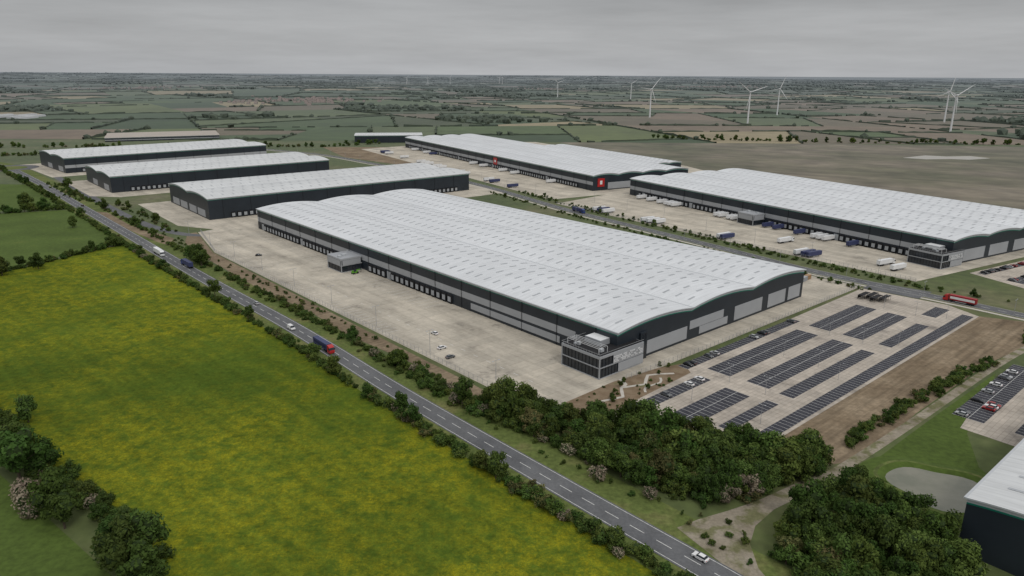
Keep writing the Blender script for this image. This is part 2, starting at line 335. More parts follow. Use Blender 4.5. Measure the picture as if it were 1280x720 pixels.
# right-hand car parks
surf('car_park',[L6(*p) for p in [(-17,-8),(-17,120),(-80,120),(-84,30),(-66,-18)]],.07,M['concrete2'])
bays(L6,[(-24.5,-19.5,-4,118),(-47.5,-37.5,-6,118),(-69.5,-59.5,0,118)],.09)
surf('car_park',[(160,232),(196,272),(240,290),(230,215),(176,212)],.07,M['concrete2'])
bays(L4,[(-120.5,-110,62,135),(-135,-130,62,130)],.09)
surf('grass_bank',[(108,200),(150,236),(205,282),(160,228),(150,205),(150,180),(128,172),(112,176)],.035,M['pasture'])
# pond
P=[]
for i in range(36):
    a=2*math.pi*i/36; r=1+.08*math.sin(3*a+1)+.05*math.sin(5*a); P.append((130+14*r*math.cos(a)*.95-2*math.sin(a),192.5+12.5*r*math.sin(a)))
surf('pond',P,.06,M['water'])
mb=MB()
for i in range(36):
    j=(i+1)%36; c=(130,192.5)
    def q(k,f,z): return (c[0]+(P[k][0]-c[0])*f,c[1]+(P[k][1]-c[1])*f,z)
    mb.poly([q(i,.98,.05),q(j,.98,.05),q(j,1.14,.9),q(i,1.14,.9)]); mb.poly([q(i,1.14,.9),q(j,1.14,.9),q(j,1.22,.92),q(i,1.22,.92)],1); mb.poly([q(i,1.22,.92),q(j,1.22,.92),q(j,1.55,.04),q(i,1.55,.04)])
mb.obj('pond_bank',[M['pasture'],M['verge']])
# ------------------------------------------------------------------ buildings
def building(name,org,ang,swap,Lg,Wd,h,nv=3,crown=2.4,docks=((20,300),),panels=None,longpan=None,greyband=True,rows=(.16,.38,.62,.84),rl=(4.6,1.1,9.0),roof=None,green=True,seg=12):
    e=empty(name,(org[0],org[1],0.05),ang); 
    vw=Wd/nv
    def zr(q):
        x=(q/vw)%1.0 if 0<q<Wd else 0
        return h+crown*(1-(2*x-1)**2)
    qs=[i*vw/seg for i in range(nv*seg+1)]; qs[-1]=Wd
    w=MB(swap)
    gz=6.0; gz2=9.6
    for p in (0,Lg):
        for a,b in zip(qs[:-1],qs[1:]):
            za,zb=zr(a),zr(b)
            if abs(b/vw-round(b/vw))<1e-6: zb=h
            if abs(a/vw-round(a/vw))<1e-6: za=h
            lv=[(0,0),(za-2.0,zb-2.0),(za-1.5,zb-1.5),(za,zb)]
            for k,mi in enumerate((0,2 if green else 0,3)):
                w.poly([(p,a,lv[k][0]),(p,b,lv[k][1]),(p,b,lv[k+1][1]),(p,a,lv[k+1][0])],mi)
    for q in (0,Wd):
        lv=[0,gz,gz2,h-1.6,h-1.2,h]
        if h<12: lv=[0,h*.3,h*.5,h-1.6,h-1.2,h]
        for k,mi in enumerate((0,1 if greyband else 0,0,2 if green else 0,3)):
            w.poly([(0,q,lv[k]),(Lg,q,lv[k]),(Lg,q,lv[k+1]),(0,q,lv[k+1])],mi)
    w.obj('walls',[M['navy'],M['grey'],M['green'],M['trim']],e)
    pm=MB(swap)
    for (q0,q1,z0,z1) in (panels or []): pm.box(-.15,-.003,q0,q1,z0,z1,0)
    for (p0,p1,z0,z1,mi) in (longpan or []): pm.box(p0,p1,-.15,-.003,z0,z1,mi)
    if pm.f: pm.obj('cladding_panels',[M['grey'],M['navy']],e)
    r=MB(swap); o=.7
    for v in range(nv):
        for k in range(seg):
            a=v*vw+k*vw/seg; b=a+vw/seg
            za=h+crown*(1-(2*k/seg-1)**2)+.05; zb=h+crown*(1-(2*(k+1)/seg-1)**2)+.05
            r.poly([(-o,a,za),(-o,b,zb),(Lg+o,b,zb),(Lg+o,a,za)],0)
            r.poly([(-o,a,za-.45),(-o,b,zb-.45),(-o,b,zb),(-o,a,za)],1); r.poly([(Lg+o,a,za-.45),(Lg+o,b,zb-.45),(Lg+o,b,zb),(Lg+o,a,za)],1)
        if v: r.box(-o,Lg+o,v*vw-.5,v*vw+.5,h+.0,h+.16,1)
    r.box(-o,Lg+o,-o,0,h-.35,h+.05,1); r.box(-o,Lg+o,Wd,Wd+o,h-.35,h+.05,1)
    r.obj('roof',[roof or (M['roofS'] if swap else M['roofN']),M['trim']],e)
    g=MB(swap)
    for v in range(nv):
        for ri,x in enumerate(rows):
            pp=6+(rl[2]/2 if ri%2 else 0)
            f=lambda q:(h+crown*(1-(2*((q-v*vw)/vw)-1)**2))+.14
            while pp<Lg-6:
                q0=(v+x)*vw-rl[0]/2
                z0,z1=f(q0),f(q0+rl[0])
                g.poly([(pp,q0,z0),(pp+rl[1],q0,z0),(pp+rl[1],q0+rl[0],z1),(pp,q0+rl[0],z1)])
                pp+=rl[2]
    if g.f: g.obj('rooflights',[M['rlight']],e)
    d=MB(swap)
    for (p0,p1) in docks:
        p=p0;i=0
        while p<p1:
            if i%13==12: 
                d.box(p-1.9,p+1.9,-.2,-.004,.1,4.8,1); 
            else:
                d.box(p-1.9,p+1.9,-.9,-.004,.9,5.0,2)
                d.box(p-1.3,p+1.3,-1.0,-.9,1.2,4.0,1)
                d.box(p-1.6,p+1.6,-.6,-.005,0,.9,2)
            p+=5.2;i+=1
    if d.f: d.obj('dock_doors',[M['navy'],M['door'],M['rubber']],e)
    j=MB(swap)
    p=12
    while p<Lg: j.box(p-.12,p+.12,-.28,-.16,0,h-1,0); p+=24
    j.obj('downpipes',[M['rubber']],e)
    return e
def office(parent,swap,p0,p1,q0,q1,h,lattice=True,terrace=True):
    m=MB(swap)
    m.box(p0+.3,p1-.3,q0+.3,q1-.3,0,h-.2,1)
    for z0,z1 in ((0,.3),(h*.5-.2,h*.5+.2),(h-.7,h+.4)): 
        m.box(p0,p1,q0,q1,z0,z1,0)
    x=p0+2
    while x<=p1: m.box(x-.05,x+.05,q0+.14,q0+.28,.3,h-.7,5); x+=2.0
    y=q0+2
    while y<=q1: m.box(p0+.14,p0+.28,y-.05,y+.05,.3,h-.7,5); y+=2.0
    for a in (p0,p1-.5):
        m.box(a+.02,a+.48,q0+.02,q0+.48,.3,h-.7,0)
    if lattice:
        ys=q0+(q1-q0)*.30
        m.box(p0-.05,p0+.06,ys,q1,h*.5+.25,h-.75,0)
        y=ys+.4
        while y<q1-1:
            z=h*.5+.6
            while z<h-1.4: m.box(p0-.15,p0-.05,y,y+.55,z,z+.5,2 if random.random()<.6 else 3); z+=.75
            y+=.85
        m.box(p0-.1,p0+.05,q0+(q1-q0)*.42,q1,.5,h*.5-.4,0)
    if terrace:
        m.box(p0+.4,p1-.4,q0+.4,q1-.4,h+.41,h+.5,5)
        for k in range(3):
            a=R(p0+2,p1-5); b=R(q0+2,q0+7); m.box(a,a+R(1,2),b,b+R(1,2),h+.5,h+R(1.2,1.8),4)
        for (a,b,c,d_) in ((p0,p1,q0,q0+.1),(p0,p0+.1,q0+.1,q1),(p1-.1,p1,q0+.1,q1)): m.box(a,b,c,d_,h+1.4,h+1.5,3)
        x=p0
        while x<p1: m.box(x,x+.08,q0,q0+.1,h+.4,h+1.4,3); x+=1.5
        m.box(p0+8,p1-5,q0+9,q1-8,h+.5,h+2.9,0); m.box(p0+8.3,p1-5.3,q0+9.3,q1-8.3,h+2.9,h+3.0,2)
        for k in range(5): m.box(p0+2,p1-2,q0+1.5+k*1.3,q0+1.62+k*1.3,h+2.9,h+3.05,2)
        for a in (p0+2,p1-2.2):
            for b in (q0+1.5,q0+6.7): m.box(a,a+.15,b,b+.15,h+.5,h+2.9,2)
    else:
        for k in range(3):
            a=R(p0+1,p1-4); b=R(q0+1,q1-4); m.box(a,a+2,b,b+2,h+.4,h+1.5,4)
        m.box(p0-.1,p0-.01,q0+1,q1-1,h*.5+.2,h-.8,0); m.box(p0+1,p1-1,q0-.1,q0-.01,h*.5+.2,h-.8,0)
    m.obj('office_block',[M['grey'],M['glass'],M['white'],M['steel'],M['trim'],M['rubber']],parent)
ang4=rotang((.751,.66))
w4=building('warehouse',(44.5,285),ang4,True,376,159,16,3,2.2,docks=((118,205),(236,368)),
  panels=[(20,50,1.2,7.4),(52,80,5.2,9.4),(60,84,1.2,5.0),(90,116,1.2,8.6),(122,140,1.2,8.6),(143,156,1.2,8.6)],
  longpan=[(0,24,5.9,9.7,1),(34,100,1.4,4.6,0)],rl=(4.8,1.1,7.5))
office(w4,True,-4,18,-15,13,9.5)
m=MB(True); m.box(-1.2,-.2,14.5,19,0,12.5,0); m.box(-1.3,-1.2,15.2,18.3,.3,12,1); m.obj('entrance_tower',[M['navy'],M['glass']],w4)
office(w4,True,212,230,-15,-.2,8.5,False,False)
w6=building('warehouse',(290,462),rotang((.863,.505)),True,332,165,17,4,1.8,docks=((24,150),(180,320)),
  panels=[(14,40,1.2,9),(46,70,1.2,9),(78,102,1.2,9),(110,134,1.2,9)],longpan=[(0,18,5.9,9.7,1)],rl=(4,1.1,8.0))
office(w6,True,-3,20,-16,8,9.5)
office(w6,True,155,172,-14,-.2,9,False,False)
w5=building('warehouse',(86,771),rotang((.868,.497)),True,540,135,16.5,4,1.8,docks=((30,240),(270,520)),panels=[(20,60,1,8),(70,100,1,8)])
m=MB(True); m.box(-.5,-.16,6,15,4,13,0); m.box(-.62,-.5,9,12,6.5,10.5,1); m.box(214,224,-.5,-.16,5,14,0); m.box(217,221,-.62,-.5,8,11,1); m.obj('red_sign_panel',[M['red'],M['white']],w5)
building('warehouse',L5(90,165),rotang((.868,.497)),True,270,42,11,2,1.0,docks=())
w3=building('warehouse',(-256,600),rotang((.769,.64)),False,272,113,18,2,2.2,docks=((20,120),(140,255)),panels=[(10,30,1,7),(34,54,1,7),(60,80,1,7),(84,104,1,7)],greyband=False)
w2=building('warehouse',(-413,739),rotang((.755,.655)),False,245,112,17,2,2.2,docks=((20,110),(130,230)),panels=[(10,30,1,7),(60,80,1,7)],greyband=False)
w1=building('warehouse',(-548,886),rotang((.71,.704)),False,262,118,18.5,2,2.2,docks=((20,110),(130,245)),panels=[(10,30,1,7),(60,80,1,7)])
building('warehouse',(-725,1300),rotang((.9,.43)),False,190,120,7,2,1.2,docks=(),roof=M['brownroof'],greyband=True,green=False,rows=())
building('warehouse',(-283,1310),rotang((.98,.15)),False,120,60,13,1,1.5,docks=(),greyband=False)
w7=building('warehouse',(118+.65*150,163-.76*150),rotang((.76,.65)),False,170,150,16,3,2.0,docks=())
# ------------------------------------------------------------------ fences, lamps, furniture
def fence(name,pts,h=2.4,step=3.0,mat=None):
    C=[]; 
    for a,b in zip(pts[:-1],pts[1:]):
        a=np.array(a,float); b=np.array(b,float); k=max(1,int(np.linalg.norm(b-a)/step))
        for i in range(k): C.append(a+(b-a)*i/k)
    C.append(np.array(pts[-1],float)); m=MB()
    for c in C: m.box(c[0]-.06,c[0]+.06,c[1]-.06,c[1]+.06,0,h,0)
    for a,b in zip(C[:-1],C[1:]):
        d_=(b-a)/np.linalg.norm(b-a); nn=np.array([-d_[1],d_[0]])*.03
        for z in (.4,1.1,1.8,h-.1):
            p=[a+nn,b+nn,b-nn,a-nn]
            m.poly([(p[0][0],p[0][1],z),(p[1][0],p[1][1],z),(p[1][0],p[1][1],z+.07),(p[0][0],p[0][1],z+.07)])
            m.poly([(q[0],q[1],z+.07) for q in p])
    return m.obj(name,[mat or M['steel']])
fence('palisade_fence',[L4(*p) for p in [(392,-40),(317,-55.5),(6,-53.5),(-11,-44)]])
fence('palisade_fence',[L4(*p) for p in [(-11,-6),(-13,60),(-13,205),(392,205)]])
fence('palisade_fence',[L6(*p) for p in [(-12,-58),(130,-77),(323,-98)]])
fence('wooden_fence',[(78,170),(92,155),(104,143)],1.2,2.5,M['bark'])
lm=MB(); lm.cyl((0,0,0),.12,10.5,seg=8,r2=.07); lm.box(-1.4,1.4,-.05,.05,10.4,10.5); lm.box(-1.9,-1.2,-.18,.18,10.35,10.52,1); lm.box(1.2,1.9,-.18,.18,10.35,10.52,1)
lme=lm.mesh('street_lamp',[M['steel'],M['trim']])
def put(me,name,loc,rz=0,s=1,parent=None,z=0):
    o=bpy.data.objects.new(name,me); o.location=(loc[0],loc[1],z); o.rotation_euler=(0,0,rz); o.scale=(s,s,s) if not isinstance(s,tuple) else s
    return link(o,parent)
for s in range(20,390,46): put(lme,'street_lamp',L4(s,-50),ang4)
for (s,t_) in [(-40,-2),(-40,24),(-40,67),(-40,110),(-40,172),(-56,24),(-56,67),(-56,110),(-56,172),(-68,0),(-68,60),(-68,120),(-68,180)]: put(lme,'street_lamp',L4(s,t_),ang4+1.57,.75)
for s in range(10,330,50): put(lme,'street_lamp',L6(s,-62),.5)
for s in range(0,500,60): put(lme,'street_lamp',L5(s,-72),.5)
Ne,Te=normals(ERs)
for i in range(0,len(ERs)-1,7): put(lme,'street_lamp',tuple(ERs[i]+Ne[i]*6),rotang(Te[i])+1.57,.9)
# ------------------------------------------------------------------ vehicles
def car_mesh(paint,name='parked_car',van=False):
    m=MB()
    if not van:
        prof=[(-2.15,.35),(2.1,.35),(2.2,.6),(2.1,.85),(1.1,.98),(-1.9,1.0),(-2.2,.85)]
        cab=[(-1.75,.98,.82),(1.05,.98,.82),(.35,1.48,.62),(-1.35,1.48,.62)]
    else:
        prof=[(-2.6,.35),(2.5,.35),(2.6,.7),(2.5,1.05),(1.9,1.25),(-2.6,1.25),(-2.62,.8)]
        cab=[(-2.6,1.25,.92),(1.9,1.25,.92),(1.25,2.15,.85),(-2.55,2.15,.85)]
    hw=.9 if not van else .98
    m.poly([(x,-hw,z) for x,z in prof],0); m.poly([(x,hw,z) for x,z in prof][::-1],0)
    for i in range(len(prof)):
        a,b=prof[i],prof[(i+1)%len(prof)]; m.poly([(a[0],-hw,a[1]),(a[0],hw,a[1]),(b[0],hw,b[1]),(b[0],-hw,b[1])],0)
    for s in (-1,1): m.poly([(x,s*w,z) for x,z,w in cab],0 if van else 1)
    for i in range(1,4):
        a,b=cab[i],cab[(i+1)%4]; m.poly([(a[0],-a[2],a[1]),(a[0],a[2],a[1]),(b[0],b[2],b[1]),(b[0],-b[2],b[1])],1 if (i==1 or (i==3 and not van)) else 0)
    if van:
        for s in (-1,1): m.poly([(.9,s*.93,1.3),(1.6,s*.93,1.3),(1.25,s*.9,1.9),(.9,s*.9,1.9)],1)
    for x in (-1.35,1.35):
        for y in (-hw-.02,hw-.2): m.cyl((x,y,.33),.33,.22,'y',12,2)
    for s in (-1,1): m.box(2.12,2.2,s*.6-.2,s*.6+.2,.62,.78,3); m.box(-2.22-(.4 if van else 0),-2.14-(.4 if van else 0),s*.65-.15,s*.65+.15,.7,.88,4)
    return m.mesh(name,[paint,M['glass'],M['rubber'],M['white'],M['red']])
paints=[plain('car_paint_%s'%k,c,.3,.03,1,.5) for k,c in dict(silver=(.4,.41,.42),black=(.02,.02,.022),white=(.7,.7,.7),blue=(.03,.06,.16),red=(.3,.02,.02),grey=(.12,.125,.13)).items()]
cars=[car_mesh(p) for p in paints]; vans=[car_mesh(paints[2],'van',True)]
carmix=[cars[i] for i in (0,0,1,1,2,2,3,5,5,5,4)]
def lorry(cab,box,stripe=None,tractor=True,name='lorry'):
    m=MB()
    m.box(-8.2,5.2,-1.25,1.25,1.25,4.0,1); m.box(-8.1,5.1,-1.1,1.1,.95,1.25,3)
    if stripe is not None: 
        for s in (-1,1): m.box(-7.6,4.6,min(s*1.25,s*1.27),max(s*1.25,s*1.27),1.9,3.2,5)
    for x in (-6.6,-5.3,-4.0):
        for y in (-1.2,.85): m.cyl((x,y,.5),.5,.35,'y',12,3)
    for s in (-1,1): m.box(-3.2,1.8,s*1.1-.05,s*1.1+.05,.5,.95,4)
    if tractor:
        m.box(1.8,8.1,-.5,.5,.6,.95,3)
        prof=[(5.7,.55),(8.2,.5),(8.3,1.3),(8.2,1.9),(7.85,3.0),(7.3,3.55),(5.9,3.9),(5.7,3.9)]
        for s in (-1,1): m.poly([(x,s*1.22,z) for x,z in prof],0)
        for i in range(len(prof)):
            a,b=prof[i],prof[(i+1)%len(prof)]; m.poly([(a[0],-1.22,a[1]),(a[0],1.22,a[1]),(b[0],1.22,b[1]),(b[0],-1.22,b[1])],2 if i==3 else 0)
        for s in (-1,1): m.poly([(7.0,s*1.24,1.9),(8.05,s*1.24,1.9),(7.8,s*1.24,2.8),(7.0,s*1.24,2.8)],2); m.box(7.95,8.1,s*1.4-.12,s*1.4+.12,1.9,2.7,3)
        for x in (7.2,3.9):
            for y in (-1.2,.85): m.cyl((x,y,.5),.5,.35,'y',12,3)
    else:
        for s in (-1,1): m.box(2.6,2.8,s*.8-.08,s*.8+.08,0,.95,3)
    return m.mesh(name,[cab,box,M['glass'],M['rubber'],M['steel'],stripe or box])
dkblue=plain('trailer_navy',(.045,.055,.13),.5)
lor1=lorry(M['red'],dkblue,plain('curtain_navy',(.02,.025,.075)))
lor2=lorry(M['blue'],dkblue)
lor3=lorry(M['red'],plain('trailer_red',(.30,.02,.025),.45),M['white'])
trW=lorry(M['white'],M['white'],None,False,'trailer'); trB=lorry(M['blue'],dkblue,None,False,'trailer'); lorW=lorry(M['white'],M['white'])
def onroad(C,x,y,off,me,name,flip=False,z=.1,s=1):
    i=int(np.argmin(np.hypot(C[:,0]-x,C[:,1]-y))); N,T=normals(C); p=C[i]+N[i]*off; return put(me,name,tuple(p),rotang(T[i])+(math.pi if flip else 0),s,z=z)
onroad(A5s,-81,305,2.0,lor1,'lorry',True)
onroad(A5s,-209,450,-2.0,lor2,'lorry',False)
onroad(A5s,-239,480,2.0,lorW,'lorry',True)
onroad(A5s,-104,332,2.0,vans[0],'van',True)
onroad(A5s,-138,372,-2.0,cars[0],'car',False)
onroad(A5s,47,156,-2.0,cars[2],'car',False)
onroad(A5s,-400,660,-2.0,cars[1],'car',False)
onroad(ERs,250,381,2.2,lor3,'lorry',False)
onroad(ERs,60,645,-2.2,lor2,'lorry',True)
put(cars[2],'parked_car',(-31.7,306),.7,z=.08); put(cars[5],'parked_car',(-27,295),.7,z=.08); put(cars[1],'parked_car',(-173,477),.2,z=.08)
put(cars[2],'parked_car',(-37,325),2.3,z=.08)
m=MB(); m.box(-2,2,-.9,.9,.7,1.4,0); m.box(-1,.6,-.85,0,1.4,2.5,1,.1,.05); m.box(-2.2,4.5,.3,.7,1.6,2.1,0); m.box(4.5,5.7,-.6,1.2,1.3,1.4,2)
for x in (-1.5,1.5):
    for y in (-1.2,.8): m.cyl((x,y,.6),.6,.4,'y',12,2)
put(m.mesh('telehandler',[plain('lime_paint',(.12,.35,.03)),M['glass'],M['rubber']]),'telehandler',(-98,433),.9,z=.08)
def carrow(L,s,t0,t1,prob,step=2.5,rz=0,z=.12):
    q=t0+1.25
    while q<t1:
        if random.random()<prob: put(random.choice(carmix),'parked_car',L(s+R(-.2,.2),q),rz+(math.pi if random.random()<.4 else 0)+R(-.03,.03),R(.95,1.05),z=z)
        q+=step
aS=rotang((-.66,.751))
carrow(L4,-31,-30,20,.22,rz=aS); carrow(L4,-18.5,22,118,.16,rz=aS)
a6=rotang((-.505,.863))
for k,(s,t0,t1,pr) in enumerate([(-22,-4,118,.5),(-40,-5,118,.6),(-45,-5,118,.5),(-62,0,118,.6),(-67,0,118,.5)]): carrow(L6,s,t0,t1,pr,rz=a6,z=.12)
carrow(L4,-112.6,62,135,.25,rz=aS,z=.12); carrow(L4,-118,62,135,.15,rz=aS,z=.12)
for s in range(30,150,5):
    if random.random()<.25: put(trW if random.random()<.8 else trB,'trailer',L6(s*1.04,-7.4),rotang((-.863,-.505)),z=.07)
for s in range(180,320,5):
    if random.random()<.4: put(trW,'trailer',L6(s,-7.4),rotang((-.863,-.505)),z=.07)
for s,t_,me in [(60,-58,trB),(64,-59,trB),(69,-60,trW),(130,-68,trB),(134,-68,trW),(200,-75,trW),(206,-76,trW),(212,-77,trW),(260,-82,trW),(266,-83,trB),(272,-83,trW),(22,-36,lorW),(10,-40,trW),(100,-40,lorW)]: put(me,'trailer',L6(s,t_),rotang((.863,.505))+R(-.05,.05),z=.07)
for s in range(30,520,6):
    if random.random()<.15: put(trW if random.random()<.8 else trB,'trailer',L5(s,-8),rotang((-.868,-.497)),z=.07)
for s in range(20,500,7):
    if random.random()<.2: put(trW if random.random()<.8 else trB,'trailer',L5(s,-62),rotang((.868,.497)),z=.07)
def container(mat):
    m=MB(); m.box(-3,3,-1.2,1.2,.1,2.7,0)
    for i in range(14): m.box(-2.9+i*.43,-2.75+i*.43,-1.25,1.25,.2,2.6,0)
    m.box(3.0,3.05,-1.1,-.05,.2,2.6,1); m.box(3.0,3.05,.05,1.1,.2,2.6,1); return m.mesh('storage_container',[mat,M['steel']])
cm=[container(M['white']),container(M['grey']),container(plain('tan_paint',(.35,.22,.12)))]
for i in range(16): put(random.choice(cm),'storage_container',L4(R(15,80),R(172,200)),ang4+random.choice([0,1.57])+R(-.1,.1),z=.06)
m=MB(); m.box(-5,5,-1.4,1.4,2.3,2.45,0); 
for x in (-4.8,-1.6,1.6,4.8): m.box(x-.06,x+.06,-1.3,-1.2,0,2.3,0); m.box(x-.06,x+.06,1.2,1.3,0,2.3,0)
m.box(-4.9,4.9,1.3,1.35,.3,2.2,1)
cs=m.mesh('cycle_shelter',[M['rubber'],M['glass']])
for k in range(4): put(cs,'cycle_shelter',L4(-24-3.4*k,184+(k%2)*3),ang4,z=.1)
# ------------------------------------------------------------------ vegetation prototypes
def icos(sub=1):
    import bmesh
    bm=bmesh.new(); bmesh.ops.create_icosphere(bm,subdivisions=sub,radius=1); V=np.array([v.co[:] for v in bm.verts]); F=[[v.index for v in f.verts] for f in bm.faces]; bm.free(); return V,np.array(F)
JV,JF=icos(1)
def leafcloud(cs,rs,n,size):
    Vs=[]
    for c,r in zip(cs,rs):
        d_=rng.normal(size=(n,3)); d_/=np.linalg.norm(d_,axis=1)[:,None]
        p=c+d_*r*(.68+.46*rng.random((n,1)))
        nn=d_+.55*rng.normal(size=(n,3)); nn/=np.linalg.norm(nn,axis=1)[:,None]
        a=np.cross(nn,rng.normal(size=(n,3))); a/=np.linalg.norm(a,axis=1)[:,None]; b=np.cross(nn,a)
        s=size*(.5+.9*rng.random((n,1)))
        Vs.append(np.stack([p-a*s,p-b*s*.6,p+a*s,p+b*s*.6],1).reshape(-1,3))
    V=np.concatenate(Vs); F=np.arange(len(V)).reshape(-1,4); return V,F
def plant(name,kind,mat):
    if kind=='tree':
        H=R(8.5,11); W_=R(3.0,4.5); nb=random.randint(11,16); cs=[];rs=[]
        for i in range(nb):
            z=R(.24,.93); rad=W_*math.sqrt(max(.05,1-((z-.48)/.54)**2))*R(.3,.95); a=R(0,6.28)
            cs.append([rad*math.cos(a),rad*math.sin(a),z*H]); rs.append(R(1.0,2.2))
        cs.append([0,0,H*.6]);rs.append(2.2); n_=140; sz=.40
    else:
        H=R(2.4,3.8); nb=random.randint(4,8); cs=[];rs=[]
        for i in range(nb): a=R(0,6.28);rad=R(.2,1.9); cs.append([rad*math.cos(a),rad*math.sin(a),R(.5,H-.8)]); rs.append(R(.6,1.25))
        n_=90; sz=.26
    cs=np.array(cs); V,F=leafcloud(cs,rs,n_,sz)
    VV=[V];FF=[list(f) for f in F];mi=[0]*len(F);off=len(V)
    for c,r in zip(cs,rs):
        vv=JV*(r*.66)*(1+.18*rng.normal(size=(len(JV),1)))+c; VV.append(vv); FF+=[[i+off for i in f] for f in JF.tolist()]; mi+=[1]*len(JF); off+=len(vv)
    if kind=='tree':
        m=MB(); m.cyl((0,0,-.3),.32,H*.55,seg=7,r2=.16)
        for k in range(5):
            c=cs[k]; a=np.array([0,0,H*.3]); dn=(c-a); nrm=np.cross(dn,[0,0,1.0]); nrm/=np.linalg.norm(nrm)+1e-6; n2=np.cross(dn,nrm); n2/=np.linalg.norm(n2)
            r0,r1=.12,.04; p=[a+nrm*r0,a+n2*r0,a-nrm*r0,c+nrm*r1,c+n2*r1,c-nrm*r1]
            for f in ((0,1,4,3),(1,2,5,4),(2,0,3,5)): m.poly([tuple(p[i]) for i in f])
        VV.append(np.array(m.v)); FF+=[[i+off for i in f] for f in m.f]; mi+=[2]*len(m.f)
    return mesh_np(name,np.concatenate(VV),FF,[mat,M['core'],M['bark']],mi)
TREES=[plant('tree','tree',M['leafA']) for _ in range(4)]+[plant('tree','tree',M['leafB']) for _ in range(4)]
TC=plant('tree','tree',M['leafC']); TD=plant('tree','tree',M['leafD'])
BUSH=[plant('bush','bush',M['leafA']) for _ in range(2)]+[plant('bush','bush',M['leafB']) for _ in range(3)]
BC=plant('bush','bush',M['leafC']); BD=plant('bush','bush',M['leafD'])
def pickbush():
    r=random.random()
    return BC if r<.018 else BD if r<.13 else random.choice(BUSH)
def sc3(a,b): s=R(a,b); return (s*R(.85,1.2),s*R(.85,1.2),s*R(.8,1.2))
def hedge(name,pts,width=3,step=2.0,s=(.8,1.3),treep=0,gap=0,ts=(.6,.9)):
    e=empty(name,(pts[0][0],pts[0][1],0)); C=resample(pts,step) if len(pts)>1 else np.array(pts)
    g=0
    for p in C:
        if g>0: g-=1; continue
        if random.random()<gap: g=random.randint(1,4)
        x=p[0]+R(-width,width)/2-pts[0][0]; y=p[1]+R(-width,width)/2-pts[0][1]
        if random.random()<treep: put(random.choice(TREES),'tree_crown',(x,y),R(0,6.28),sc3(*ts),e)
        else: put(pickbush(),'bush',(x,y),R(0,6.28),sc3(*s),e)
    return e
def inpoly(x,y,P):
    c=False
    for i in range(len(P)):
        x0,y0=P[i];x1,y1=P[i-1]
        if (y0>y)!=(y1>y) and x<(x1-x0)*(y-y0)/(y1-y0)+x0: c=not c
    return c
def wood(name,P,n,s=(.6,1.1),mind=3.0,under=.5,us=(1.0,1.7)):
    e=empty(name,(P[0][0],P[0][1],0)); xs=[p[0] for p in P];ys=[p[1] for p in P];pl=[]
    k=0;tries=0
    while k<n and tries<n*30:
        tries+=1; x,y=R(min(xs),max(xs)),R(min(ys),max(ys))
        if not inpoly(x,y,P) or any((x-a)**2+(y-b)**2<mind**2 for a,b in pl): continue
        pl.append((x,y));k+=1
        r=random.random()
        if r<under: put(pickbush(),'bush',(x-P[0][0],y-P[0][1]),R(0,6.28),sc3(*us),e)
        else: put(random.choice(TREES*3+[TD]) if r<.995 else TC,'tree_crown',(x-P[0][0],y-P[0][1]),R(0,6.28),sc3(*s),e)
    return e
def off(o,y0,y1,k=3):
    C=A5c+normals(A5c)[0]*o*SGN; return [tuple(p) for p in C if y0<p[1]<y1][::k]
hedge('hedgerow',off(10.5,130,262),3.5,1.7,(.75,1.35),.06,.03)
hedge('hedgerow',off(11,262,660),3,1.9,(.65,1.15),.04,.02)
hedge('hedgerow',off(12,660,930),4,3,(.8,1.3),.1)
hedge('hedgerow',off(-12,238,470),5,1.9,(.6,1.15),.03,.05)
hedge('hedgerow',off(-16,236,300),6,2.2,(.8,1.3),.12,.03)
hedge('hedgerow',off(-14,470,800),4,3,(.6,1.1),.05,.12)
hedge('hedgerow',off(-22,300,560),4,4,(.35,.7),0,.2)
wood('woodland',[(-22,250),(4,246),(24,233),(40,232),(55,222),(80,211),(104,207),(92,199),(78,190),(66,184),(56,184),(40,192),(12,220),(-14,240)],270,(.5,1.05),2.3,.5,(.8,1.7))
wood('woodland',[(40,232),(56,221),(80,210),(100,206),(88,196),(60,200),(40,212)],50,(.8,1.3),4.0,.0)
wood('woodland',[(70,160),(76,172),(90,183),(103,191),(112,181),(116,168),(113,152),(95,132),(74,134)],175,(.55,1.15),2.5,.28)
hedge('hedgerow',[(113,219),(150,249),(180,272),(209,294)],5,1.6,(.6,1.15),.02,.03)
hedge('hedgerow',[(240,318),(300,362),(340,390)],4,2.4,(.7,1.1),.05)
hedge('hedgerow',[(-180,229),(-150,203),(-120,181),(-96,158),(-84,140)],6,1.8,(.8,1.4),.2,.04,(.5,.95))
hedge('hedgerow',[(-300,330),(-240,280),(-180,230)],5,1.8,(.9,1.4),.2,0,(.6,1.0))
hedge('hedgerow',[(-283,510),(-300,470),(-317,430),(-330,390),(-330,350)],4,1.6,(.8,1.3),.06)
hedge('hedgerow',[(-283,510),(-300,520)],3,1.8,(.8,1.2),.1)
hedge('hedgerow',[(-405,648),(-455,622),(-520,590),(-620,530)],5,2.2,(.9,1.4),.15)
hedge('hedgerow',[(-322,430),(-400,395),(-480,350)],5,2.2,(.9,1.4),.1)
for (x,y,s) in [(-206,458,1.35),(-200,448,1.2),(-213,466,1.15),(-438,643,1.3),(-447,652,1.25),(-428,650,1.1),(-312,424,1.2),(-322,432,1.1),(-300,440,.9),(-352,566,.8),(-96,152,1.35),(-101,159,1.2),(-88,147,1.2),(-92,156,1.1),(-150,194,1.4),(-146,200,1.2),(-157,202,1.3),(-160,210,1.15),(-28,258,.7),(-172,232,.9),(-128,176,1.1),(-122,170,1.0)]:
    put(random.choice(TREES),'broadleaf_tree',(x,y),R(0,6.28),sc3(s*.95,s*1.05))
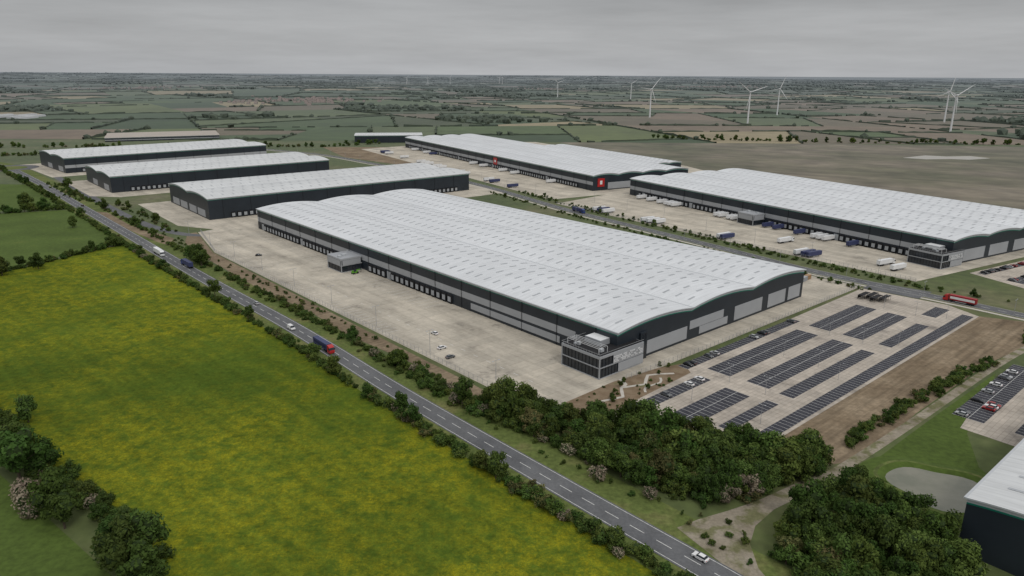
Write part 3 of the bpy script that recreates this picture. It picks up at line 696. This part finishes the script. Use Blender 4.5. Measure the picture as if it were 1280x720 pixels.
for (x,y,s) in [(-20,250,1.5),(-26,262,1.3),(-60,297,1.3),(27,196,1.5),(42,187,1.2),(-142,186,1.9),(-138,181,1.9),(-134,176,1.5),(-40,280,1.2)]: put(BC,'hawthorn_bush',(x,y),R(0,6),s)
wood('verge_scrub',[tuple(p) for p in (A5c+normals(A5c)[0]*-8*SGN)[8:60:6]]+[tuple(p) for p in (A5c+normals(A5c)[0]*-22*SGN)[8:60:6]][::-1],70,(.3,.4),2.5,1.0,(.25,.6))
def erow(o,y0,y1,k=2):
    C=ERs+Ne*o; return [tuple(p) for p in C if y0<p[1]<y1][::k]
eo=-1 if (ERs+Ne*10)[5][0]>ERs[5][0] else 1
hedge('shrub_planting',erow(eo*14,400,760),6,3,(.4,.8),.05,.1,(.35,.5))
hedge('shrub_planting',erow(-eo*14,400,760),5,3,(.4,.9),.08,.1,(.35,.5))
hedge('shrub_planting',erow(-eo*20,330,760),5,4,(.4,.8),.1,.15,(.35,.5))
hedge('shrub_planting',[L4(-20,-42),L4(-24,-36)],3,2,(.4,.6))
for i in range(12): put(random.choice(TREES),'young_tree',L4(R(-25,-10),R(-42,20)),R(0,6),R(.18,.32))
for i in range(26): put(random.choice(BUSH),'shrub',L4(R(-25,-10),R(-42,16)),R(0,6),R(.2,.42))
hedge('shrub_planting',[L3(-40,-30),L3(-40,60),L3(-40,120)],10,4,(.5,1.0),.1,.1)
hedge('shrub_planting',[L2(-36,-30),L2(-36,110)],10,4,(.5,1.0),.1,.1)
hedge('tree_belt',[(-900,1180),(-700,1210),(-480,1230),(-300,1250),(-120,1420)],14,7,(1,2),.4,.1,(.6,1.0))
hedge('tree_belt',[(262,872),(330,760),(420,600),(520,520)],12,5,(.8,1.4),.2,.2,(.4,.7))
hedge('tree_belt',[(-1000,900),(-860,1040),(-720,1080),(-600,1120)],14,6,(1,1.8),.3,.1,(.6,1.0))
hedge('tree_belt',[(280,1440),(640,1370),(1150,1310),(1500,1020)],16,6,(1,2),.4,.06,(.6,1.1))
# ------------------------------------------------------------------ distant farmland
def relief(x,y):
    d_=math.hypot(x,y)
    a=min(1,max(0,(d_-1500)/3500)); b=min(1,max(0,(d_-5500)/8000))
    n1=.5+.5*math.sin(x/830+1.3*math.sin(y/1400))*math.cos(y/1130+.6*math.sin(x/1700))
    n2=.5+.5*math.sin(x/2600+2+math.sin(y/3100))*math.cos(y/2900+x/5200)
    return .1+a*a*24*n1+b*72*n2
def cut(P,p,nv):
    A=[];B=[]
    for i in range(len(P)):
        a=P[i];b=P[(i+1)%len(P)]; da=(a[0]-p[0])*nv[0]+(a[1]-p[1])*nv[1]; db=(b[0]-p[0])*nv[0]+(b[1]-p[1])*nv[1]
        if da>=0: A.append(a)
        if da<=0: B.append(a)
        if da*db<0: k=da/(da-db); c=(a[0]+(b[0]-a[0])*k,a[1]+(b[1]-a[1])*k); A.append(c);B.append(c)
    return A,B
def area(P): return abs(sum(P[i-1][0]*P[i][1]-P[i][0]*P[i-1][1] for i in range(len(P))))/2
def halve(P,jit):
    Lm=0
    for i in range(len(P)):
        a=P[i-1];b=P[i];q=math.hypot(a[0]-b[0],a[1]-b[1])
        if q>Lm: Lm=q;ea,eb=a,b
    u=R(.5-jit,.5+jit); p=(ea[0]+(eb[0]-ea[0])*u,ea[1]+(eb[1]-ea[1])*u); an=math.atan2(eb[1]-ea[1],eb[0]-ea[0])+R(-jit,jit)*1.6
    return cut(P,p,(math.cos(an),math.sin(an)))
leaves=[]
st=[[(-13000,1350),(13000,1350),(15000,17000),(-15000,17000)]]
while st:
    P=st.pop()
    cx=sum(p[0] for p in P)/len(P); cy=sum(p[1] for p in P)/len(P); ar=area(P)
    rad=math.sqrt(ar)
    if abs(cx)-rad*1.2>.85*(cy+rad)+500: continue
    dd=math.hypot(cx,cy)
    if ar<(170+.024*dd)**2*R(.35,3.2): leaves.append((P,cx,cy,dd)); continue
    st+= [q for q in halve(P,.22) if len(q)>2]
fv=[];ff=[];fm=[];hv=[];hf=[];blobs=[]
for P,cx,cy,dd in leaves:
    r=random.random()
    right=cx>200 and dd<3600
    mi=random.choice([5,5,5,6,6,6,3,8]) if (right and r<.78) else (7 if r>.95 else random.choice([0,0,1,2,2,4,8,8,9,3,6,4] if r>.18 else [5,6,7,3]))
    w_=random.random()<.09 and dd>1900
    if w_: mi=2
    st=[P]; lim=(140+.03*dd)**2
    while st:
        q=st.pop()
        if area(q)>lim: st+=[x for x in halve(q,.02) if len(x)>2]; continue
        b=len(fv); fv+=[(x,y,relief(x,y)) for x,y in q]; ff.append(tuple(range(b,b+len(q)))); fm.append(mi)
    for i in range(len(P)):
        a=np.array(P[i-1]);b=np.array(P[i]); q=np.linalg.norm(b-a)
        if q<30 or random.random()<.55: continue
        stp=9+.004*dd; k=max(1,int(q/stp)); dr=(b-a)/q; nn=np.array([-dr[1],dr[0]]); big=random.random()<.25
        prev=None; gp=R(.03,.3)
        for j in range(k+1):
            c=a+(b-a)*j/k+nn*R(-1,1); z=relief(c[0],c[1]); hh=R(1.4,3.2)*(1.7 if big else 1)*(1+dd/14000); ww=R(.9,2.1)*(1+dd/9000)
            n0=len(hv); l0=c-nn*ww; r0=c+nn*ww; l1=c-nn*ww*R(.4,1); r1=c+nn*ww*R(.4,1)
            hv+=[(l0[0],l0[1],z-1),(l1[0],l1[1],z+hh*R(.7,1)),(r1[0],r1[1],z+hh),(r0[0],r0[1],z-1)]
            if prev is not None and random.random()>gp:
                for e_ in range(3): hf.append((prev+e_,prev+e_+1,n0+e_+1,n0+e_))
            prev=n0
            if random.random()<(.14 if not big else .5)*stp/14: blobs.append((c[0],c[1],z+R(2,4),R(2.6,6.5)*(1+dd/16000)))
    if w_:
        cnt=int(min(170,area(P)/450)); xs=[p[0] for p in P];ys=[p[1] for p in P]
        for _ in range(cnt*2):
            x,y=R(min(xs),max(xs)),R(min(ys),max(ys))
            if inpoly(x,y,P): blobs.append((x,y,relief(x,y)+R(3,6),R(6,10)*(1+dd/16000)))
link(bpy.data.objects.new('farmland',mesh_np('farmland',fv,ff,FM,fm)))
link(bpy.data.objects.new('distant_hedgerows',mesh_np('distant_hedgerows',hv,hf,[M['farleaf']])))
if len(blobs)>11000: blobs=random.sample(blobs,11000)
B=np.array(blobs); nb=len(B); jit=1+.22*rng.normal(size=(nb,len(JV),1))
V=(JV[None]*jit*B[:,3][:,None,None]*np.array([1.15,1.15,.95]))+B[:,None,:3]
F=(JF[None]+(np.arange(nb)*len(JV))[:,None,None]).reshape(-1,3)
link(bpy.data.objects.new('distant_trees',mesh_np('distant_trees',V.reshape(-1,3),F,[M['farleaf']])))
print('fields',len(leaves),'hedgefaces',len(hf),'blobs',nb)
mv=MB()
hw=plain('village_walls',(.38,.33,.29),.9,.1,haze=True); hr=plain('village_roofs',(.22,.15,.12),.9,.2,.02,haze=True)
for (cx,cy,sx,sy,nn) in [(-900,3200,230,300,130),(-2600,5200,350,400,90),(1700,6200,400,400,90),(300,5600,200,260,40)]:
    for i in range(nn):
        x=random.gauss(cx,sx*.5); y=random.gauss(cy,sy*.5)
        z=relief(x,y); w_,d_=R(5,8),R(4,5)
        mv.box(x-w_,x+w_,y-d_,y+d_,z-1,z+5.5,0); mv.poly([(x-w_,y-d_,z+5.5),(x+w_,y-d_,z+5.5),(x+w_,y,z+9),(x-w_,y,z+9)],1); mv.poly([(x-w_,y+d_,z+5.5),(x+w_,y+d_,z+5.5),(x+w_,y,z+9),(x-w_,y,z+9)],1)
mv.obj('village',[hw,hr])
mv=MB()
for i in range(9):
    x=-1480+i*26+R(-8,8); y=1990+R(-60,60); z=relief(x,y); mv.box(x-9,x+9,y-40,y+40,z-1,z+5,0,2,0)
mv.obj('farm_sheds',[plain('shed_white',(.55,.56,.57),.5,.05,haze=True)])
tw=plain('turbine_white',(.66,.67,.68),.5,.03)
def turbine(x,y,hub,Rr,a0,name='wind_turbine',yaw=0):
    z=relief(x,y); e=empty(name,(x,y,z),yaw)
    m=MB(); m.cyl((0,0,-2),2.3,hub+1,seg=16,r2=1.3); m.obj('tower',[tw],e)
    m=MB(); m.box(-1.8,1.8,-3,7,hub-1.6,hub+2.0,0,.3,.3); m.obj('nacelle',[tw],e)
    m=MB(); m.cyl((0,-5.4,hub),.8,2.4,'y',12,0,1.8)
    for k in range(3):
        a=a0+k*2*math.pi/3; c,s=math.cos(a),math.sin(a)
        pr=[(0,1.0),(.08,1.1),(.2,2.3),(.5,1.5),(.8,.9),(1,.25)]
        for (r0,w0),(r1,w1) in zip(pr[:-1],pr[1:]):
            def q(r,w,yy): return (c*r*Rr-s*w,-4.3+yy,hub+s*r*Rr+c*w)
            A=[q(r0,-w0*.35,-.25),q(r0,w0*.65,.25),q(r1,w1*.65,.15),q(r1,-w1*.35,-.15)]
            Bk=[(p[0],p[1]+.5*(1-r0),p[2]) for p in A]
            m.poly(A); m.poly(Bk[::-1]); m.poly([A[0],A[3],Bk[3],Bk[0]]); m.poly([A[1],A[2],Bk[2],Bk[1]])
    m.obj('rotor',[tw],e)
for x,y,a in [(238,3990,.3),(600,3800,.6),(400,2163,.9),(594,1868,.35),(834,2338,1.2),(1178,2017,1.35),(989,1663,.6)]:
    turbine(x,y,80 if y<3000 else 75,43 if y<3000 else 38,a,yaw=R(-.3,.3))
for x,y in [(-1180,8300),(-980,8600),(-700,8300),(-160,8600),(-120,8200)]: turbine(x,y,70,40,R(0,2))
